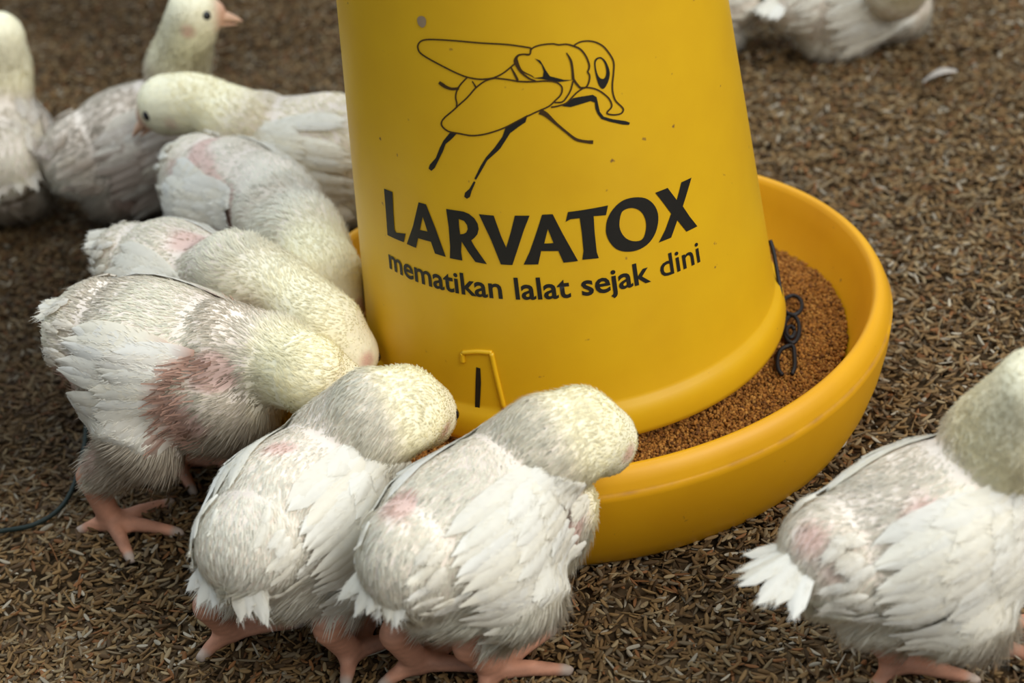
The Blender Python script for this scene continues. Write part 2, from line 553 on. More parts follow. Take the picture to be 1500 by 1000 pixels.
def word(txt, x0, y0, x1, y1, height_px, bold):
    cu = bpy.data.curves.new('w', 'FONT'); cu.body = txt; cu.offset = bold; cu.resolution_u = 3
    cu.fill_mode = 'FRONT'
    o = bpy.data.objects.new('w', cu); COL.objects.link(o)
    dg = bpy.context.evaluated_depsgraph_get()
    me = bpy.data.meshes.new_from_object(o.evaluated_get(dg))
    COL.objects.unlink(o); bpy.data.objects.remove(o)
    bm = bmesh.new(); bm.from_mesh(me); bpy.data.meshes.remove(me)
    xs = [v.co.x for v in bm.verts]; a, b_ = min(xs), max(xs)
    t0 = to_tz(x0, y0)[0]; t1 = to_tz(x1, y1)[0]
    sc_ = height_px / 2420 / math.cos(math.radians(27)) / 0.729
    for k in range(1, 60):
        xx = a + (b_ - a) * k / 60
        bmesh.ops.bisect_plane(bm, geom=bm.verts[:] + bm.edges[:] + bm.faces[:], plane_co=(xx, 0, 0), plane_no=(1, 0, 0))
    for v in bm.verts:
        th = t0 + (v.co.x - a) / (b_ - a) * (t1 - t0)
        zz = np.polyval(pz, th) + v.co.y * sc_
        v.co = from_tz(th, zz, INK)
    return bm


bm_all = bmesh.new()
for args in [('mematikan', 571.5, 393, 737, 437.6), ('lalat', 756, 438, 837, 435), ('sejak', 853, 431.5, 953.5, 412), ('dini', 968, 403.5, 1026, 384)]:
    bmw = word(*args, 27.5, 0.018 if args[0] != 'dini' else 0.008)
    tmp = bpy.data.meshes.new('tmp'); bmw.to_mesh(tmp); bmw.free(); bm_all.from_mesh(tmp); bpy.data.meshes.remove(tmp)
me = bpy.data.meshes.new('slogan_lettering'); bm_all.to_mesh(me); bm_all.free()
link_obj('slogan_lettering', me, MAT_INK, hopper)


def stroke_mesh(name, strokes, mat, parent):
    """strokes: (pixel points, width(s) in photo pixels), laid on the wall as ribbons"""
    V, Fs = [], []
    for pts, w in strokes:
        n0 = len(pts)
        ws = w if hasattr(w, '__len__') else [w] * n0
        P = spline([(p[0], p[1], q) for p, q in zip(pts, ws)], 6)
        P = np.array(P)
        T = np.gradient(P[:, :2], axis=0); T /= np.linalg.norm(T, axis=1)[:, None] + 1e-9
        Nn = np.c_[-T[:, 1], T[:, 0]]
        base = len(V)
        for p, nn in zip(P, Nn):
            for s in (-.5, .5):
                q = p[:2] + nn * s * p[2]
                V.append(from_tz(*to_tz(*q), INK * 1.15))
        for i in range(len(P) - 1):
            k = base + 2 * i
            Fs.append((k, k + 1, k + 3, k + 2))
    me = mesh_from(name, V, Fs, False)
    return link_obj(name, me, mat, parent)


z6 = zoomer(600, 40, 6.25); z7 = zoomer(740, 40, 6.25); z8 = zoomer(610, 140, 6.25); z9 = zoomer(560, 20, 3)
lw = 2.3
strokes = [
    (z6([(1110, 185), (900, 155), (650, 140), (400, 118), (200, 108), (120, 118), (85, 150), (80, 190), (105, 235), (180, 285), (300, 350), (420, 410), (520, 450), (620, 470), (700, 470), (780, 455), (860, 415), (935, 355), (965, 330)]), lw),
    (z6([(1110, 185), (1100, 245), (1040, 243), (990, 255)]), lw),
    (z6([(790, 462), (900, 475), (990, 490), (1080, 496)]) + z7([(100, 490), (230, 495), (380, 488), (460, 498), (510, 530), (522, 570), (505, 620), (460, 665), (400, 720), (300, 765), (200, 812)])
     + z8([(1010, 185), (820, 285), (700, 330), (600, 355), (500, 362), (400, 345), (300, 325), (245, 285), (232, 245), (260, 200), (330, 140), (375, 100)])
     + z6([(435, 725), (530, 640), (610, 550), (700, 485), (790, 460)]), lw),
    (z6([(530, 455), (470, 520), (435, 580), (425, 640), (435, 690), (432, 725)]), lw),
    (z6([(575, 490), (610, 545)]), [1.5, 2.8]),
    (z6([(930, 365), (960, 420), (992, 482)]), [2, 3.2, 3.6]),
    (z7([(225, 245), (170, 243), (120, 255), (95, 300), (110, 350), (150, 410), (220, 465), (280, 488)]), [2, 2, 3, 5, 4, 3.2, 2.6, 2]),
    (z7([(110, 290), (125, 350), (160, 400), (240, 440), (262, 455)]), [2, 3, 2.2, 1.5, 1]),
    (z7([(230, 235), (247, 190), (320, 160), (430, 148), (490, 157), (560, 152), (630, 170), (690, 200), (740, 265), (768, 340), (765, 380), (755, 405), (772, 440), (765, 500), (738, 545), (690, 550), (650, 510), (620, 465)]),
     [2, 2.3, 2.3, 2.3, 2.3, 2.3, 2.6, 2.6, 2.6, 2.6, 2.4, 2.4, 2.4, 2.4, 2.4, 3, 3.4, 3.4]),
    (z7([(630, 160), (690, 130), (760, 122), (830, 135), (900, 175), (960, 250), (992, 320), (990, 420), (980, 520), (985, 600), (1010, 670), (1060, 720), (1080, 750), (1060, 785), (1000, 798), (940, 790), (935, 770), (970, 730), (970, 690), (940, 640), (880, 590), (820, 560), (750, 548), (690, 550)]), lw),
    (z7([(560, 230), (600, 300), (615, 380), (622, 470)]), [1.6, 3.4, 3.4, 4]),
    (z7([(620, 490), (600, 570), (560, 640), (520, 680), (450, 685)]), lw),
    (z7([(720, 550), (660, 590), (610, 640), (560, 690), (480, 718), (420, 728)]), lw),
    (z9([(692, 428), (720, 442), (762, 480), (810, 520), (850, 550), (890, 560), (926, 563)]), [8, 7, 4.2, 3.6, 4.2, 4.2, 5.5]),
    (z6([(272, 500), (300, 520), (340, 545), (390, 560), (455, 556)]), [4, 5.2, 4.6, 4, 4]),
]
stroke_mesh('fly_outline', strokes, MAT_INKLINE, hopper)
fly_fill = [
    (smooth_loop(z7([(815, 310), (840, 275), (880, 272), (920, 310), (950, 380), (955, 440), (935, 510), (900, 560), (865, 540), (840, 480), (820, 390)]), 3),
     [smooth_loop(z7([(828, 317), (850, 288), (880, 287), (908, 325), (924, 390), (920, 440), (900, 468), (870, 463), (845, 428), (830, 370)]), 3)]),
    (z7([(270, 283), (320, 300), (345, 340), (375, 395), (410, 445), (470, 460), (540, 478), (620, 478), (540, 492), (490, 497), (430, 488), (340, 470), (250, 462), (345, 450), (353, 400), (333, 340), (300, 308)]), []),
    (z7([(520, 718), (570, 690), (620, 645), (700, 630), (800, 615), (835, 635), (850, 700), (865, 770), (900, 815), (980, 838), (1100, 855), (1140, 870), (1132, 890), (1080, 888), (960, 862), (880, 835), (845, 790), (825, 740), (820, 685), (780, 672), (700, 697), (600, 727)]), []),
    (z8([(1015, 185), (1000, 240), (940, 280), (860, 340), (770, 480), (740, 510), (650, 590), (600, 680), (548, 768), (533, 757), (590, 640), (640, 560), (720, 470), (790, 370), (815, 295), (900, 243)]), []),
    (z8([(528, 780), (543, 790), (508, 870), (492, 925), (465, 942), (440, 922), (448, 885), (488, 850)]), []),
    (z8([(308, 338), (372, 345), (330, 390), (270, 440), (245, 510), (200, 600), (170, 660), (140, 686), (115, 665), (125, 630), (180, 570), (215, 480), (250, 410)]), []),
]
print_polys('fly_legs_and_eye', [(TZ(o), [TZ(h) for h in hs_]) for o, hs_ in fly_fill], MAT_INK, hopper)
print_polys('grey_smudge', [(TZ(smooth_loop([(612, 26), (618, 23), (624, 27), (624, 36), (619, 40), (613, 35)], 3)), [])], MAT_SMUDGE, hopper)

# moulded strap round the slot on the wall, with the slot's dark slit
rb = []
for pts in ([(678, 516), (700, 514.5), (721, 516)], [(678, 516), (679, 530)], [(720, 516), (727, 548), (739, 598)]):
    P = [from_tz(*to_tz(*p), 0.0004) for p in pts]
    rb.append(P)
for P in rb:
    link_obj('slot_rib', tube('slot_rib', spline(P, 5), 0.0014, 8), MAT_HOPPER, hopper)
print_polys('wall_slot', [(TZ([(698, 537), (704, 539), (705, 560), (703, 600), (696, 600), (697, 560)]), [])], MAT_INK, hopper)

# black wire hook hanging from the hopper wall into the feed
FEED_Z = 0.043


def wire(pxs, r=0.0013):
    return tube('wire', spline([pix(x, y, zz) for x, y, zz in pxs], 6), r, 8)


link_obj('wire_hook', wire([(1128, 352, .093), (1133, 368, .088), (1138, 395, .080), (1143, 425, .071), (1146, 450, .062), (1149, 462, .052)], .0013), MAT_WIRE, feeder)


def ring_px(cx, cy, rx, ry, z_, a0=0, a1=360, n=16, tilt=0.0):
    return [(cx + rx * math.cos(math.radians(a0 + (a1 - a0) * k / n)), cy + ry * math.sin(math.radians(a0 + (a1 - a0) * k / n)), z_ + tilt * k / n) for k in range(n + 1)]


link_obj('wire_loop', wire(ring_px(1161, 447, 14, 14, .050)), MAT_WIRE, feeder)
link_obj('wire_loop', wire(ring_px(1160, 482, 11, 20, .049, 250, 620, 20)), MAT_WIRE, feeder)
link_obj('wire_loop', wire(ring_px(1158, 486, 6, 8, .0495, 0, 330)), MAT_WIRE, feeder)
link_obj('wire_loop', wire([(1146, 549, .047), (1140, 540, .048), (1139, 525, .048), (1143, 513, .049), (1153, 507, .049), (1162, 508, .049), (1164, 522, .048), (1164, 538, .048), (1160, 548, .047)]), MAT_WIRE, feeder)

# feed in the pan
na, nr = 96, 14
sv, sf = [], []


def feed_z(x, y):
    a = math.atan2(y, x)
    return FEED_Z - 0.0035 * math.sin(a) + 0.0016 * math.sin(5 * a + 1) * math.cos(31 * x + 40 * y)


for i in range(nr):
    for k in range(na):
        r = 0.05 + (0.1605 - 0.05) * i / (nr - 1)
        a = 2 * math.pi * k / na
        x, y = r * math.cos(a), r * math.sin(a)
        sv.append((x, y, feed_z(x, y)))
for i in range(nr - 1):
    for k in range(na):
        k2 = (k + 1) % na
        sf.append((i * na + k, i * na + k2, (i + 1) * na + k2, (i + 1) * na + k))
nf = 42000
rr = np.sqrt(rng.uniform(.105 ** 2, .1615 ** 2, nf)); aa = rng.uniform(0, 6.283, nf)
fx, fy = rr * np.cos(aa), rr * np.sin(aa)
fz = np.array([feed_z(x, y) for x, y in zip(fx, fy)]) + rng.uniform(-.0005, .0018, nf)
wall_r = np.interp(fz, [.022, .035, .049, .062], [.145, .157, .166, .172])
ok = rr < wall_r - .0012 + rng.exponential(.0006, nf) * 0
fx, fy, fz = fx[ok], fy[ok], fz[ok]; nf = len(fx)
fs = rng.uniform(.0006, .0013, nf)
fpal = np.array([(0.32, 0.135, 0.028), (0.24, 0.095, 0.022), (0.40, 0.19, 0.045), (0.15, 0.062, 0.02)])
fcol = fpal[rng.choice(4, nf, p=[.4, .3, .18, .12])] * (0.8 + .4 * rng.random((nf, 1)))
MAT_FEEDBED = plain('feed_bed', (0.20, 0.085, 0.022), 0.95, 0.05)
fd = scatter('feed_crumbles', np.c_[fx, fy, fz], rng.uniform(0, 6.28, (nf, 3)), np.c_[fs * 1.3, fs, fs * .9], fcol, MAT_FEED, surf=(sv, sf), subdiv=1)
fd.data.materials.append(MAT_FEEDBED)
tag(fd, 'reddish brown feed crumbles lying in the feeder pan', 'feed', kind='stuff')


# ------------------------------------------------------------------ chicks
def ellipsoid(c, r, R=None, nu=20, nv=12):
    V, Fs = [], []
    c = np.array(c, float); r = np.array(r, float)
    for i in range(nv + 1):
        ph = math.pi * i / nv
        for k in range(nu):
            a = 2 * math.pi * k / nu
            p = np.array([math.sin(ph) * math.cos(a), math.sin(ph) * math.sin(a), math.cos(ph)]) * r
            V.append((R @ p if R is not None else p) + c)
    for i in range(nv):
        for k in range(nu):
            k2 = (k + 1) % nu
            Fs.append((i * nu + k, (i + 1) * nu + k, (i + 1) * nu + k2, i * nu + k2))
    return V, Fs


def chain(pts, rad, seg=12):
    """tapered tube with ball ends, closed"""
    V, Fs = [], []
    for p, r in zip(pts, rad):
        v, f = ellipsoid(p, (r, r, r), None, seg, 8)
        b0 = len(V); V += v; Fs += [tuple(i + b0 for i in q) for q in f]
    for i in range(len(pts) - 1):
        me_pts = [np.array(pts[i]) * (1 - t) + np.array(pts[i + 1]) * t for t in (0, .5, 1)]
        rads = [rad[i] * (1 - t) + rad[i + 1] * t for t in (0, .5, 1)]
        t = me_pts[2] - me_pts[0]; t = t / (np.linalg.norm(t) + 1e-9)
        s = np.cross(t, (0.1, 0.33, 0.9)); s /= np.linalg.norm(s) + 1e-9
        w = np.cross(t, s)
        b0 = len(V)
        for p, r in zip(me_pts, rads):
            for k in range(seg):
                a = 2 * math.pi * k / seg
                V.append(p + r * (math.cos(a) * s + math.sin(a) * w))
        for j in range(2):
            for k in range(seg):
                k2 = (k + 1) % seg
                Fs.append((b0 + j * seg + k, b0 + j * seg + k2, b0 + (j + 1) * seg + k2, b0 + (j + 1) * seg + k))
        Fs.append(tuple(b0 + k for k in range(seg))[::-1]); Fs.append(tuple(b0 + 2 * seg + k for k in range(seg)))
    return V, Fs


def seg_dist(P, pts):
    """distance of points to a polyline"""
    d = np.full(len(P), 9.0); u = np.zeros(len(P)); n = len(pts) - 1
    for i in range(n):
        a = np.array(pts[i]); b_ = np.array(pts[i + 1]); ab = b_ - a
        t = np.clip(((P - a) @ ab) / (ab @ ab + 1e-12), 0, 1)
        dd = np.linalg.norm(P - (a + t[:, None] * ab), axis=1)
        m_ = dd < d
        d = np.where(m_, dd, d); u = np.where(m_, (i + t) / n, u)
    return d, u


def rot_y(a):
    c, s = math.cos(a), math.sin(a)
    return np.array([[c, 0, s], [0, 1, 0], [-s, 0, c]])


def chick(label, loc, yaw, neck, beak_to, pitch=0.0, hb=0.105, size=1.0, feet=None, sit=False, nfur=15000, seed=1,
          cream=0.5, dirt=0.3, patches=(), tail_drop=25, tail_len=0.040, raw=0.0, wing_dirt=0.08, wing_len=1.0, group='white broiler chicks', wide=1.0):
    r = np.random.default_rng(seed)
    root = bpy.data.objects.new('broiler_chick', None)
    COL.objects.link(root)
    root.location = (loc[0], loc[1], 0); root.rotation_euler = (0, 0, math.radians(yaw))
    tag(root, label, 'chick', group)
    cy, sy = math.cos(math.radians(yaw)), math.sin(math.radians(yaw))

    def loc3(p):
        dx, dy = p[0] - loc[0], p[1] - loc[1]
        return np.array([cy * dx + sy * dy, -sy * dx + cy * dy, p[2]])
    s = size
    Rp = rot_y(math.radians(pitch))          # positive pitch: front end down
    cen = np.array([0, 0, hb])

    def T(p):                                  # trunk space (centred on the body) -> chick space
        return Rp @ (np.array(p, float) * s) + cen
    V, Fs = [], []

    def add(vf):
        b0 = len(V); V.extend(vf[0]); Fs.extend([tuple(i + b0 for i in q) for q in vf[1]])
    w = wide
    add(ellipsoid(T((0, 0, 0)), np.array((.074, .050 * w, .052)) * s, Rp))
    add(ellipsoid(T((.036, 0, -.006)), np.array((.045, .045 * w, .046)) * s, Rp))
    add(ellipsoid(T((-.052, 0, .006)), np.array((.036, .036 * w, .034)) * s, Rp))
    add(ellipsoid(T((-.012, 0, -.024)), np.array((.054, .042 * w, .036)) * s, Rp))
    npts = [T((.040, 0, .018))] + [loc3(p[:3]) for p in neck]
    nrad = [.036 * s] + [p[3] for p in neck]
    add(chain(npts, nrad, 14))
    head = npts[-1]; hr = nrad[-1]
    bt_ = loc3(beak_to); bdir = bt_ - head; bdir /= np.linalg.norm(bdir)
    snout = head + bdir * hr * .62
    add(chain([head, snout], [hr * .9, hr * .55], 12))
    legs = []
    if not sit:
        for i, sd in enumerate((1, -1)):       # left, right
            hip = T((-.002, sd * .030, -.030))
            if feet is not None and feet[i] is not None:
                ft = loc3(feet[i]); ft[2] = .010
            else:
                ft = np.array([.012, sd * .034, .010])
            knee = T((.012, sd * .034, -.048))
            hock = np.array([ft[0] * .8 - .016, ft[1], max(.036, hb - .066)])
            add(chain([hip, knee * .5 + hip * .5, hock], [.030 * s, .023 * s, .0088], 12))
            add(chain([hock, ft], [.0082, .0070], 10))
            toes = []
            fa = r.uniform(-.15, .15)
            for ang, ln in ((fa + .85, .036), (fa, .042), (fa - .85, .036), (fa + math.pi - .25 * sd, .021)):
                d = np.array([math.cos(ang), math.sin(ang), 0])
                mid = ft + d * ln * .5; mid[2] = .0095
                tip = ft + d * ln; tip[2] = .0062
                add(chain([ft, mid, tip], [.0056, .0047, .0036], 8))
                toes.append([ft, mid, tip])
            legs.append(([hip, hock, ft], toes, hock))
    me0 = mesh_from('tmp', V, Fs)
    ob = bpy.data.objects.new('tmp', me0); COL.objects.link(ob)
    md = ob.modifiers.new('r', 'REMESH'); md.mode = 'VOXEL'; md.voxel_size = .0022; md.use_smooth_shade = True
    md2 = ob.modifiers.new('s', 'SMOOTH'); md2.factor = .5; md2.iterations = 6
    dg = bpy.context.evaluated_depsgraph_get()
    me = bpy.data.meshes.new_from_object(ob.evaluated_get(dg))
    COL.objects.unlink(ob); bpy.data.objects.remove(ob); bpy.data.meshes.remove(me0)
    me.name = 'body'
    nv = len(me.vertices)
    co = np.zeros(nv * 3, np.float32); me.vertices.foreach_get('co', co); co = co.reshape(-1, 3).astype(float)
    # gentle lumps so the plumage is not a perfect egg
    nrm = np.zeros(nv * 3, np.float32); me.vertices.foreach_get('normal', nrm); nrm = nrm.reshape(-1, 3).astype(float)

    def weights(P):
        Q = (P - cen) @ Rp / s
        if legs:
            legw = np.zeros(len(P))
            for path, toes, hock in legs:
                d1, _ = seg_dist(P, [hock + np.array([0, 0, .004]), path[2]])
                dl = d1
                for t_ in toes:
                    dl = np.minimum(dl, seg_dist(P, t_)[0])
                legw = np.maximum(legw, 1 - sstep(.013, .019, dl))
            legw *= 1 - sstep(hb - .046, hb - .032, P[:, 2])
        else:
            legw = np.zeros(len(P))
        dn, un = seg_dist(P, npts)
        trunk = np.sqrt((Q[:, 0] / .078) ** 2 + (Q[:, 1] / .054) ** 2 + (Q[:, 2] / .058) ** 2)
        neckw = sstep(.22, .60, un) * (1 - sstep(.03, .05, dn)) * sstep(.85, 1.12, trunk)
        headw = 1 - sstep(hr * .9, hr * 1.7, np.linalg.norm(P - head, axis=1))
        face = 1 - sstep(hr * .40, hr * 1.12, np.linalg.norm(P - (head + bdir * hr * 1.25), axis=1))
        return Q, legw, neckw, headw, face, un
    Q, legw, neckw, headw, face, un = weights(co)
    co += nrm * (0.0022 * vnoise(co, 90, seed) * (1 - legw) * (1 - headw))[:, None]
    me.vertices.foreach_set('co', co.astype(np.float32).ravel()); me.update()

    def patchw(P):
        pw = np.zeros(len(P))
        for px_, rad in patches:
            p = T(px_)
            d = np.linalg.norm(P - p, axis=1) + .5 * rad * vnoise(P, 200, seed + 5)
            pw = np.maximum(pw, 1 - sstep(rad * .45, rad, d))
        return pw
    pw = patchw(co)
    skin = np.array([0.80, 0.70, 0.60]); white = np.array([0.95, 0.93, 0.86]); yel = np.array([0.96, 0.90, 0.66])
    pink = np.array([0.60, 0.33, 0.28]); leg_c = np.array([0.50, 0.235, 0.145]); facec = np.array([0.70, 0.40, 0.26])
    mixv = lambda a, b_, t: a + (b_ - a) * t[:, None]
    base = np.tile(skin, (nv, 1)) * (1 + .12 * vnoise(co, 120, seed + 2))[:, None]
    base = mixv(base, np.tile(yel, (nv, 1)), np.maximum(neckw, headw))
    base = mixv(base, np.tile(pink, (nv, 1)), pw * .60)
    base = mixv(base, np.tile(facec, (nv, 1)), face)
    lc = np.tile(leg_c, (nv, 1)) * (1 + .16 * vnoise(co, 300, seed + 9) + .10 * np.sin(co[:, 2] * 1500))[:, None]
    base = mixv(base, lc, legw)
    for _, toes, _h in legs:
        for t3 in toes:
            cl = 1 - sstep(.003, .007, np.linalg.norm(co - t3[2], axis=1))
            base = mixv(base, np.tile((.40, .31, .25), (nv, 1)), cl)
    # pink lobe behind the eye
    side = np.cross(bdir, (0, 0, 1.)); side /= np.linalg.norm(side); upv = np.cross(side, bdir)
    for sd in (1, -1):
        ear = head - bdir * hr * .25 + side * sd * hr * .9 - upv * hr * .30
        e = 1 - sstep(hr * .12, hr * .42, np.linalg.norm(co - ear, axis=1))
        base = mixv(base, np.tile((0.62, 0.30, 0.24), (nv, 1)), e * .7)
    set_col(me, np.clip(base, 0.01, 1))
    body = link_obj('body', me, MAT_SKIN, root)

    # ---- down: thousands of small tapering blades rooted on the body
    me.calc_loop_triangles()
    nt_ = len(me.loop_triangles)
    tri = np.zeros(nt_ * 3, np.int32); me.loop_triangles.foreach_get('vertices', tri); tri = tri.reshape(-1, 3)
    me.vertices.foreach_get('normal', nr_ := np.zeros(nv * 3, np.float32)); nrm = nr_.reshape(-1, 3).astype(float)
    A = np.linalg.norm(np.cross(co[tri[:, 1]] - co[tri[:, 0]], co[tri[:, 2]] - co[tri[:, 0]]), axis=1)
    pick = r.choice(nt_, nfur, p=A / A.sum())
    b1 = r.random((nfur, 1)); b2 = r.random((nfur, 1)); fl_ = (b1 + b2) > 1
    b1 = np.where(fl_, 1 - b1, b1); b2 = np.where(fl_, 1 - b2, b2)
    t_ = tri[pick]
    P = co[t_[:, 0]] * (1 - b1 - b2) + co[t_[:, 1]] * b1 + co[t_[:, 2]] * b2
    NN = nrm[t_[:, 0]] * (1 - b1 - b2) + nrm[t_[:, 1]] * b1 + nrm[t_[:, 2]] * b2
    NN /= np.linalg.norm(NN, axis=1)[:, None] + 1e-9
    Q, legw, neckw, headw, face, un = weights(P)
    pw = patchw(P)
    keep = (legw < .35 + .2 * r.random(nfur)) & (face < .45 + .3 * r.random(nfur)) & (r.random(nfur) > pw * .72) & (P[:, 2] > .012)
    P, NN, Q, neckw, headw, un, pw = P[keep], NN[keep], Q[keep], neckw[keep], headw[keep], un[keep], pw[keep]
    n_ = len(P)
    back = Rp @ np.array([-1, 0, -.55])
    flow = np.tile(back, (n_, 1))
    seg_i = np.clip((un * (len(npts) - 1)).astype(int), 0, len(npts) - 2)
    npa = np.array(npts); nt3 = npa[:-1] - npa[1:]; nt3 /= np.linalg.norm(nt3, axis=1)[:, None] + 1e-9
    nh = np.maximum(neckw, headw)
    flow = flow * (1 - nh)[:, None] + nt3[seg_i] * nh[:, None]
    flow = flow + .5 * np.c_[vnoise(P, 110, seed + 20), vnoise(P, 110, seed + 21), vnoise(P, 110, seed + 22)]
    flow = flow - (flow * NN).sum(1)[:, None] * NN
    flow /= np.linalg.norm(flow, axis=1)[:, None] + 1e-9
    lift = .16 + .16 * r.random(n_) + .25 * headw + .12 * vnoise(P, 160, seed + 30)
    D = flow + NN * np.clip(lift, .08, 1.1)[:, None] + r.normal(0, .14, (n_, 3))
    D /= np.linalg.norm(D, axis=1)[:, None]
    ang = np.degrees(np.arctan2(np.abs(Q[:, 1]), Q[:, 2]))
    clad = sstep(-.11, -.09, Q[:, 0]) * (1 - sstep(.06, .09, Q[:, 0])) * (1 - sstep(95, 118, ang)) * (1 - nh)
    D = D * (1 - .5 * clad)[:, None] + flow * (.5 * clad)[:, None]
    D /= np.linalg.norm(D, axis=1)[:, None]
    ln = (.0085 + .004 * r.random(n_)) * (1 - .55 * neckw) * (1 - .70 * headw) * (1 - .40 * clad)
    ln *= 1 + .45 * sstep(.0, -.05, -(-Q[:, 2])) * 0 + .4 * sstep(.01, .05, -Q[:, 2])
    ln *= s
    wd = (.00030 + .00024 * r.random(n_)) * (1 - .2 * headw)
    S = np.cross(D, NN); S /= np.linalg.norm(S, axis=1)[:, None] + 1e-9
    p0 = P - NN * .0008
    p1 = P + D * (ln * .55)[:, None]
    p2 = P + D * ln[:, None] + flow * (ln * .18)[:, None] - np.array([0, 0, 1.]) * (ln * .10)[:, None]
    BV = np.stack([p0 - S * wd[:, None], p0 + S * wd[:, None], p1 + S * (wd * .8)[:, None], p1 - S * (wd * .8)[:, None], p2], 1).reshape(-1, 3)
    k = np.arange(n_)[:, None] * 5
    quads = k + np.array([[0, 1, 2, 3]]); tris = k + np.array([[3, 2, 4]])
    # winding so that blades face outwards
    gn = np.cross(BV[k[:, 0] + 1] - BV[k[:, 0]], BV[k[:, 0] + 2] - BV[k[:, 0]])
    flip = (gn * NN).sum(1) < 0
    quads[flip] = quads[flip][:, ::-1]; tris[flip] = tris[flip][:, ::-1]
    fm = fast_mesh('down', BV, tris, quads)
    cw = np.tile(white, (n_, 1)); cw[:, 2] *= (1 - .20 * cream); cw[:, 1] *= (1 - .03 * cream)
    cw = mixv(cw, np.tile(yel, (n_, 1)), nh * (.75 + .25 * cream))
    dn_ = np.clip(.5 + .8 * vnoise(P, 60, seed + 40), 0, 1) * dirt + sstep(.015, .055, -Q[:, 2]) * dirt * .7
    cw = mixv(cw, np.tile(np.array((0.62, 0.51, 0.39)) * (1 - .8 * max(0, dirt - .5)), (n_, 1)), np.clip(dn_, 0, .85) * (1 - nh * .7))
    cw = mixv(cw, np.tile((0.58, 0.36, 0.29), (n_, 1)), pw * .6)
    cw *= (.93 + .10 * r.random((n_, 1)))
    set_col(fm, np.repeat(np.clip(cw, 0, 1), 5, axis=0))
    nn5 = NN + (.24 * (1 - .6 * nh))[:, None] * r.normal(size=(n_, 3)) + .15 * D
    nn5 /= np.linalg.norm(nn5, axis=1)[:, None]
    if len(fm.vertices) == n_ * 5:
        fm.normals_split_custom_set_from_vertices([tuple(v) for v in np.repeat(nn5, 5, axis=0)])
    dw = link_obj('down', fm, MAT_DOWN, root)
    tag(dw, 'cream down fluff', kind='stuff')

    # ---- wings and tail of overlapping feathers
    bvh = BVHTree.FromPolygons([tuple(v) for v in co], [tuple(int(q) for q in t) for t in tri])

    def shell(x, alpha, off):
        """point on the trunk at station x, alpha radians round from the top of the back, lifted by off"""
        xx = min(max(x, -.078), .075)
        axis = T((xx, 0, -.004)); d = Rp @ np.array([0, math.sin(alpha), math.cos(alpha)])
        st = axis + d * .16 * s
        h, hn, _, _ = bvh.ray_cast(Vector(st), Vector(-d), .158 * s)
        rad = np.linalg.norm(np.array(h) - axis) if h is not None else .03 * s
        rad = min(rad, .0545 * s * w * math.sqrt(max(.15, 1 - (xx / .092) ** 2)) + .002)
        p = axis + d * (rad + off * s)
        return p + (Rp @ np.array([(x - xx) * s, 0, 0])) - d * max(0, xx - x) * .25 * s

    def feather(FV, FF, FC, fn, u0, v0, phi, ln_, wf, off, tint, rawk):
        ns = 7
        b0 = len(FV)
        cph, sph = math.cos(phi), math.sin(phi)
        for i in range(ns):
            t = i / (ns - 1)
            wl = wf * min(1, .35 + t * 2.6) * math.sqrt(max(0.0, 1 - max(0, (t - .70) / .30) ** 2.0))
            for j, e in enumerate((-1, -.5, 0, .5, 1)):
                uu = u0 + cph * t * ln_ - sph * e * wl * .5
                vv = v0 + sph * t * ln_ + cph * e * wl * .5 + .10 * ln_ * t * t * .3
                FV.append(fn(uu, vv, off + .0011 * (1 - e * e) + .0012 * t))
                c = np.array(tint) * (.97 + .05 * (1 - abs(e)))
                if rawk > 0:
                    q = rawk * max(0, 1 - t * 3.2)
                    c = c * (1 - q) + np.array((.50, .26, .18)) * q
                FC.append(c)
        for i in range(ns - 1):
            for j in range(4):
                a = b0 + i * 5 + j
                FF.append((a, a + 1, a + 6, a + 5))
        # loose barbs fringing the vane
        for q in range(34):
            t = .18 + .82 * r.random(); e = r.choice((-1, 1)) * r.uniform(.2, 1.0)
            wl = wf * min(1, .35 + t * 2.6) * math.sqrt(max(0.0, 1 - max(0, (t - .70) / .30) ** 2.0))
            bl_ = r.uniform(.0025, .0060); ba = e * r.uniform(.15, .55)
            pu = t * ln_; pv = e * wl * .45
            q0 = len(FV)
            for (du_, dv_, o_) in ((0, -.00030, .0010), (0, .00030, .0010), (bl_, bl_ * ba, r.uniform(.0006, .0022))):
                lu, lv = pu + du_, pv + dv_
                FV.append(fn(u0 + cph * lu - sph * lv, v0 + sph * lu + cph * lv + .03 * ln_ * t * t, off + .0008 + o_))
                FC.append(np.array(tint))
            FF.append((q0, q0 + 1, q0 + 2))

    def wing_fn(sd):
        def fn(u, v, off):
            return shell(min(.052 - u, .050), sd * (math.radians(42) + v / .047), .0012 + .0050 * min(1, max(v, 0) / .045) + off * min(1, .45 + max(v, 0) / .02))
        return fn

    def cover_fn(x0, al0):
        def fn(u, v, off):
            return shell(x0 - u, al0 + v / .047, .0016 + off)
        return fn

    def tints():
        g_ = r.uniform(.965, 1.02); c_ = r.uniform(.0, .10) * (0.5 + cream)
        k_ = min(.9, wing_dirt * r.uniform(.4, 1.5))
        return tuple(np.array((0.90 * g_, (0.88 - c_ * .35) * g_, (0.80 - c_) * g_)) * (1 - k_) + np.array((.44, .35, .29)) * k_)
